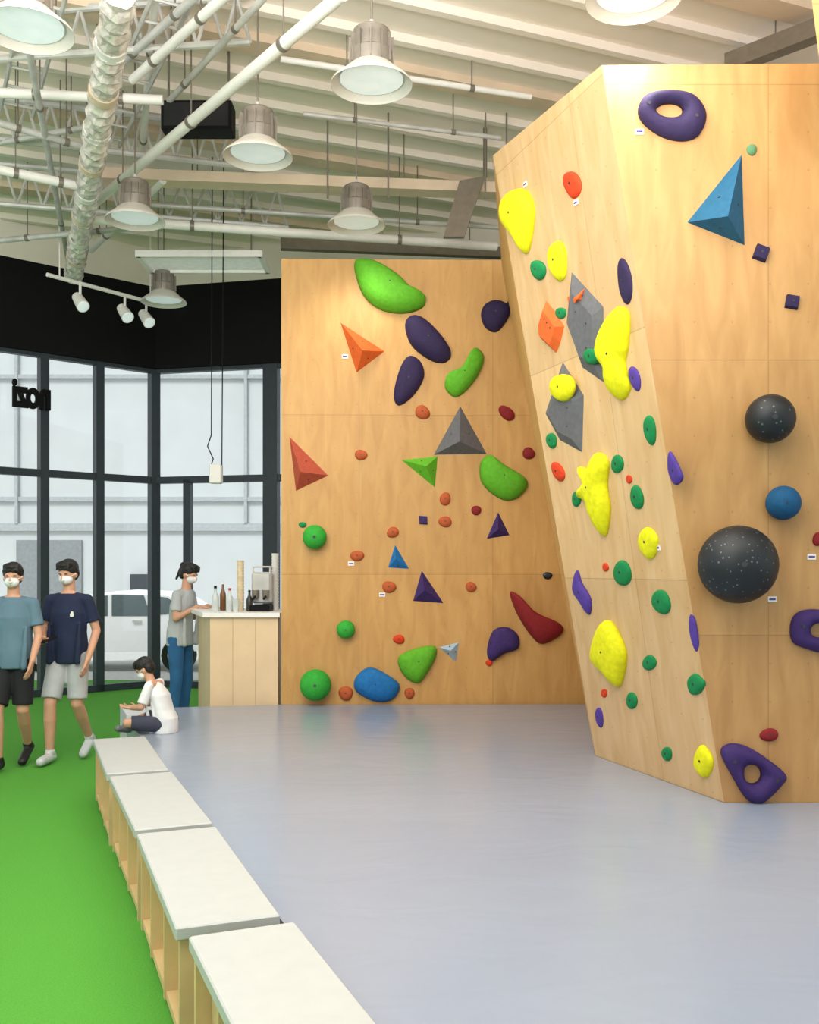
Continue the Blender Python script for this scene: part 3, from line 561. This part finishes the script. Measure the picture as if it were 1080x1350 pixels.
# ---------------------------------------------------------------- people
def solid(name,mb,vox,m,parent,S,sm=3):
    me=bpy.data.meshes.new(name); me.from_pydata([tuple(p) for p in mb.v],[],mb.f); me.update(); fixn(me)
    t=bpy.data.objects.new('tmp',me); COL.objects.link(t); r=t.modifiers.new('r','REMESH'); r.mode='VOXEL'; r.voxel_size=vox; s=t.modifiers.new('s','SMOOTH'); s.iterations=sm; s.factor=.5
    bpy.context.view_layer.update(); m2=bpy.data.meshes.new_from_object(t.evaluated_get(bpy.context.evaluated_depsgraph_get())); bpy.data.objects.remove(t)
    m2.transform(Matrix.Scale(S,4)); m2.name=name; m2.materials.clear(); m2.materials.append(m); m2.polygons.foreach_set('use_smooth',[True]*len(m2.polygons))
    o=bpy.data.objects.new(name,m2); COL.objects.link(o); o.parent=parent; return o
def hand(M,w,d,n,side,curl):
    d=V(d).normalized(); n=V(n); n=(n-d*n.dot(d)).normalized(); x=d.cross(n).normalized()*side
    k=w+d*.088
    for s_ in(-.027,-.009,.009,.027): M.cap(w+d*.012+x*s_*.6,k+x*s_,.0145,.0125)
    for i,(s_,l) in enumerate(((.03,.072),(.0105,.08),(-.009,.075),(-.028,.058))):
        p=k+x*s_; a=curl*.5; r=.0088-.0006*i
        for j,q in enumerate((.45,.32,.25)):
            dd=d*math.cos(a)+n*math.sin(a); e=p+dd*l*q; M.cap(p,e,r,r*.92); p=e; r*=.92; a+=curl
    p=w+d*.03+x*.026; q=p+(d*.55+x*.7+n*.35).normalized()*.04; e=q+(d*.85+x*.2+n*.5).normalized()*.03; M.cap(w+d*.02+x*.012,p,.013,.012).cap(p,q,.012,.0105).cap(q,e,.0105,.009)
SK=mat('skin',(206,156,128),.6,var=.05); HR=mat('black_hair',(24,20,20),.55,var=.3,scale=60,bump=.4); MK=mat('white_mask',(234,234,236),.7,var=.02); EY=mat('dark_eye',(35,26,22),.3)
def person(label,loc,rz,S,J,shirt,pants,shoe,sl=.5,pant_end='knee',hair='short',hem=0.0,mask=True,vox=.0062,g=.9):
    T=thing('person',label,'person',loc,None,rz,True)
    j={k:V(v) for k,v in J.items() if isinstance(v,tuple) and len(v)==3}
    pel,che,nek,hd=j['pelvis'],j['chest'],j['neck'],j['head']
    HR_=Matrix.Rotation(J['yaw'],3,'Z')@Matrix.Rotation(J['pitch'],3,'X'); H=lambda x,y,z: hd+HR_@V((x*g,y*g,z*g))
    E=lambda M,x,y,z,r:M.ell(H(x,y,z),[q*g for q in r],HR_)
    b=MB()
    wst=pel.lerp(che,.45); up=che.lerp(nek,.55)
    b.loft([(pel.x,pel.y,pel.z-.1,.09,.07),(pel.x,pel.y,pel.z-.05,.14,.095),(pel.x,pel.y,pel.z+.02,.14,.1),(wst.x,wst.y,wst.z,.118,.085),(che.x,che.y,che.z,.14,.1),(up.x,up.y,up.z,.12,.08),(nek.x,nek.y,nek.z-.01,.065,.058)])
    b.cap(nek-V((0,0,.05)),H(0,.01,-.04),.052,.047)
    E(b,0,.008,.02,(.075,.094,.102)); E(b,0,-.022,-.045,(.056,.064,.068)); b.cap(H(0,-.085,.012),H(0,-.108,-.022),.008,.012)
    for s_ in(-1,1): E(b,s_*.077,.01,-.008,(.012,.02,.032)); E(b,s_*.032,-.078,.03,(.022,.012,.008))
    E(b,0,-.086,-.055,(.022,.01,.007)); E(b,0,-.087,-.067,(.018,.01,.006))
    for c,s_ in(('a',-1),('b',1)):
        sh,el,wr,hp,kn,an,to=[j[k+c] for k in('sh','el','wr','hp','kn','an','to')]
        b.cap(up,sh,.056,.044).cap(sh,el,.043,.036).cap(el,el.lerp(wr,.35),.036,.034).cap(el.lerp(wr,.3),wr,.034,.024)
        hd_=J.get('hd'+c,tuple(wr-el)); hand(b,wr,hd_,J['hn'+c],J.get('hs'+c,s_),J.get('cu'+c,.35))
        b.cap(hp,kn,.08,.052).cap(kn,kn.lerp(an,.35),.05,.052).cap(kn.lerp(an,.3),an,.052,.034)
        b.cap(an+V((0,.03,-.03))*1,to,.036,.028)
    solid('body',b,vox,SK,T,S)
    k=MB(); hz=pel.z-.12+hem
    k.loft([(pel.x,pel.y,hz,.17,.128),(pel.x,pel.y,pel.z+.04,.162,.122),(wst.x,wst.y,wst.z,.15,.114),(che.x,che.y,che.z,.156,.118),(up.x,up.y,up.z,.126,.092),(nek.x,nek.y,nek.z-.02,.072,.066)])
    for c,s_ in(('a',-1),('b',1)):
        sh,el=j['sh'+c],j['el'+c]; d=(el-sh).normalized(); k.cap(nek+V((s_*.03,0,-.055)),sh+V((0,0,-.005)),.05,.05); k.cone(sh-d*.0,sh.lerp(el,.35),.05,.054,True,False); k.cone(sh.lerp(el,.3),sh.lerp(el,sl+.15),.053,.06)
        # drape folds down the side of the shirt
        for f in(-.05,.02,.07): k.cap(V((pel.x+s_*.12,pel.y-.075+f,hz+.02)),V((che.x+s_*.13,che.y-.05+f,che.z-.08)),.028,.014)
    so=solid('shirt',k,.009,shirt,T,S,3)
    k=MB(); k.loft([(pel.x,pel.y,pel.z-.09,.145,.105),(pel.x,pel.y,pel.z-.04,.158,.114),(pel.x,pel.y,pel.z+.07,.14,.1)])
    for c in 'ab':
        hp,kn,an=j['hp'+c],j['kn'+c],j['an'+c]
        if pant_end=='knee': k.cone(hp,hp.lerp(kn,.9),.093,.082,True,False,16)
        else: k.cap(hp,kn,.092,.066).cone(kn,an+V((0,0,.0)),.066,.054,True,False)
    solid('shorts' if pant_end=='knee' else 'trousers',k,.009,pants,T,S,2)
    for c in 'ab':
        an,to=j['an'+c],j['to'+c]; k=MB(); he=an+V((0,.035,-.045)) if abs(to.z-an.z)<.12 else an+V((0,.05,-.03))
        k.cap(he,to,.042,.038).cap(he,an,.04,.042); solid('shoe',k,.008,shoe,T,S)
    k=MB(); E(k,0,.022,.052,(.09,.102,.092)); E(k,0,.055,.0,(.08,.064,.08)); E(k,0,-.03,.1,(.076,.068,.04))
    for i in range(7): k.cap(H(-.054+.018*i,-.06,.108),H(-.06+.02*i,-.092+abs(i-3)*.004,.06+.008*(i%2)),.017,.007)
    for s_ in(-1,1): k.cap(H(s_*.08,.015,.06),H(s_*.08,.012,.01),.015,.008)
    if hair=='bun': E(k,0,.105,.075,(.042,.042,.042)); E(k,0,.085,-.02,(.045,.035,.06)); k.cap(H(0,.12,.02),H(0,.14,-.1),.023,.012)
    solid('hair',k,.0055,HR,T,S,1)
    if mask:
        k=MB(); E(k,0,-.046,-.038,(.067,.056,.052)); k.cap(H(0,-.09,-.005),H(0,-.1,-.03),.014,.018)
        mo=solid('face_mask',k,.006,MK,T,S,3)
        for s_ in(-1,1): e=MB().tube([H(s_*.055,-.07,-.01),H(s_*.078,-.02,.0),H(s_*.084,.012,.01)],.0025); e.v=[p*S for p in e.v]; ORG[mo.name]=V((0,0,0)); obj('ear_loop',e,MK,mo)
    for s_ in(-1,1): e=MB(); E(e,s_*.031,-.084,.02,(.011,.007,.005)); e.v=[p*S for p in e.v]; obj('eye',e,EY,T,'all')
    return T,so
base=dict(pelvis=(0,0,.95),chest=(0,0,1.25),neck=(0,0,1.44),head=(0,-.02,1.58),yaw=0.,pitch=0.,sha=(-.158,0,1.365),shb=(.158,0,1.365),hpa=(-.08,0,.9),hpb=(.08,0,.9),
 ela=(-.205,.03,1.09),wra=(-.215,-.07,.86),elb=(.205,.03,1.09),wrb=(.215,-.07,.86),hna=(1,0,0),hnb=(-1,0,0),hsa=-1,hsb=1,
 kna=(-.1,-.02,.5),ana=(-.1,.02,.09),toa=(-.11,-.14,.04),knb=(.1,-.02,.5),anb=(.1,.02,.09),tob=(.11,-.14,.04))
def J(**k): d=dict(base); d.update(k); return d
MT1=mat('slate_shirt',(96,126,144),.85,var=.12,scale=5,bump=.8); MT2=mat('navy_shirt',(26,38,70),.85,var=.2,scale=5,bump=.8); MSB=mat('black_shorts',(26,28,34),.85); MSG=mat('light_grey_shorts',(186,188,192),.85,scale=5,bump=.8)
MSHB=mat('black_shoe',(24,24,26),.5); MSHW=mat('pale_shoe',(206,210,214),.5); MTG=mat('grey_tee',(186,190,192),.85,scale=5,bump=.8); MJ=mat('blue_jeans',(44,104,156),.85,var=.2,scale=6); MTW=mat('white_tee',(236,238,240),.85,scale=6,bump=.6)
p=pz(18,1013,0); T,_=person('person walking at far left in slate blue shirt, black shorts and white mask',(p.x,p.y,0),.06,.97,
 J(kna=(-.08,-.16,.5),ana=(-.075,-.14,.1),toa=(-.08,-.30,.045),knb=(.085,-.04,.49),anb=(.05,.2,.17),tob=(.05,.06,.045),ela=(-.2,.07,1.1),wra=(-.21,-.04,.86),elb=(.21,-.02,1.1),wrb=(.2,-.16,.9),yaw=.1,pitch=.08),MT1,MSB,MSHB,.55)
p=pz(91,1003,0); T,so=person('person walking beside them in navy shirt and light grey shorts, holding a phone',(p.x,p.y,0),-.05,.985,
 J(ela=(-.215,.04,1.12),wra=(-.15,-.2,1.02),hda=(.5,-.8,.1),hna=(.2,-.2,1),hsa=1,cua=.45,elb=(.225,.03,1.1),wrb=(.21,-.12,.87),kna=(-.1,-.15,.5),ana=(-.11,-.13,.1),toa=(-.12,-.29,.045),knb=(.09,-.05,.49),anb=(.1,.19,.18),tob=(.1,.06,.05),yaw=-.2,pitch=.22),MT2,MSG,MSHW,.55)
q=MB().box(V((.075,-.124,1.22)),(.03,.01,.026)).box(V((.075,-.122,1.242)),(.016,.01,.018)); obj('chest_logo',q,M_WHITE,so); P2=V((p.x,p.y,0))
c=P2+V((-.07,-.29,1.03)); ph=obj('mobile_phone',MB().bbox(c,(.075,.15,.01),.004,Matrix.Rotation(-.55,3,'Z')@Matrix.Rotation(.3,3,'X')),M_BLACK,loc=c); tag(ph,'dark phone in the hand of the person in navy','phone')
p=V((pd(237,800,10.1).x,10.1,0)); person('woman in grey shirt and blue jeans leaning on the counter, hair tied up',(p.x,p.y,0),PI/2-.3,.985,
 J(chest=(0,-.03,1.25),neck=(0,-.07,1.43),head=(0,-.11,1.565),sha=(-.145,-.05,1.36),shb=(.145,-.05,1.36),pitch=.35,ela=(-.185,-.06,1.12),wra=(-.1,-.27,1.24),elb=(.185,-.06,1.12),wrb=(.1,-.27,1.24),hda=(.2,-1,-.05),hdb=(-.2,-1,-.05),hna=(0,0,-1),hnb=(0,0,-1)),MTG,MJ,MSHW,.55,'ankle','bun')
q=pz(215,965,MATZ); person('child in white shirt sitting on the mat edge with bowed head',(q.x,q.y,MATZ),-PI/2-.15,.68,
 J(pelvis=(0,.04,.12),chest=(0,-.05,.42),neck=(0,-.13,.58),head=(0,-.21,.69),yaw=0.,pitch=.55,sha=(-.15,-.1,.53),shb=(.15,-.1,.53),ela=(-.22,-.16,.3),wra=(-.09,-.33,.27),elb=(.22,-.16,.3),wrb=(.09,-.33,.27),hda=(.4,-1,0),hdb=(-.4,-1,0),hna=(0,0,1),hnb=(0,0,1),hsa=1,hsb=-1,
  hpa=(-.09,0,.1),hpb=(.09,0,.1),kna=(-.25,-.3,.13),knb=(.25,-.3,.13),ana=(.03,-.42,.07),anb=(-.05,-.33,.07),toa=(.15,-.46,.05),tob=(-.17,-.3,.05)),MTW,mat('dark_navy_shorts',(60,64,82),.85),mat('grey_shoe',(110,112,118),.6),.7,'knee',g=1.0)
# ---------------------------------------------------------------- light, world, camera
def area(loc,size,e,col=(1,.98,.95),rot=(0,0,0)):
    l=bpy.data.lights.new('fill_area','AREA'); l.shape='RECTANGLE'; l.size=size[0]; l.size_y=size[1]; l.energy=e; l.color=col; o=bpy.data.objects.new('fill_area',l); COL.objects.link(o); o.location=loc; o.rotation_euler=rot
area((-1.2,2.6,5.3),(4,4),145); area((3,2.6,5.3),(3,3),50)  # added fill lights overhead, out of view, no fixtures
area((-3.5,1.0,4.2),(4,3),90,(1,1,1),(math.radians(62),0,math.radians(-30)))  # another added fill, unseen, aimed into the room from the left
area((-1,2.2,3.9),(6,2.5),420,(1,.95,.92),(math.radians(145),0,math.radians(8)))  # added uplight out of view, brightens the ceiling
su=bpy.data.lights.new('sun','SUN'); su.energy=3.0; su.angle=.3; so=bpy.data.objects.new('sun',su); COL.objects.link(so); so.rotation_euler=(math.radians(36),0,math.radians(-25))
w=bpy.data.worlds.new('w'); SC.world=w; w.use_nodes=True; w.node_tree.nodes['Background'].inputs[0].default_value=(.96,.97,1,1); w.node_tree.nodes['Background'].inputs[1].default_value=1.05
cam=bpy.data.cameras.new('c'); co=bpy.data.objects.new('camera',cam); COL.objects.link(co); co.location=(0,0,CZ); co.rotation_euler=(PI/2,0,0)
cam.sensor_fit='VERTICAL'; cam.sensor_height=36; cam.sensor_width=28.8; cam.lens=F/1350*36; cam.shift_y=75/1350; SC.camera=co
try: SC.view_settings.view_transform='Standard'
except Exception: pass
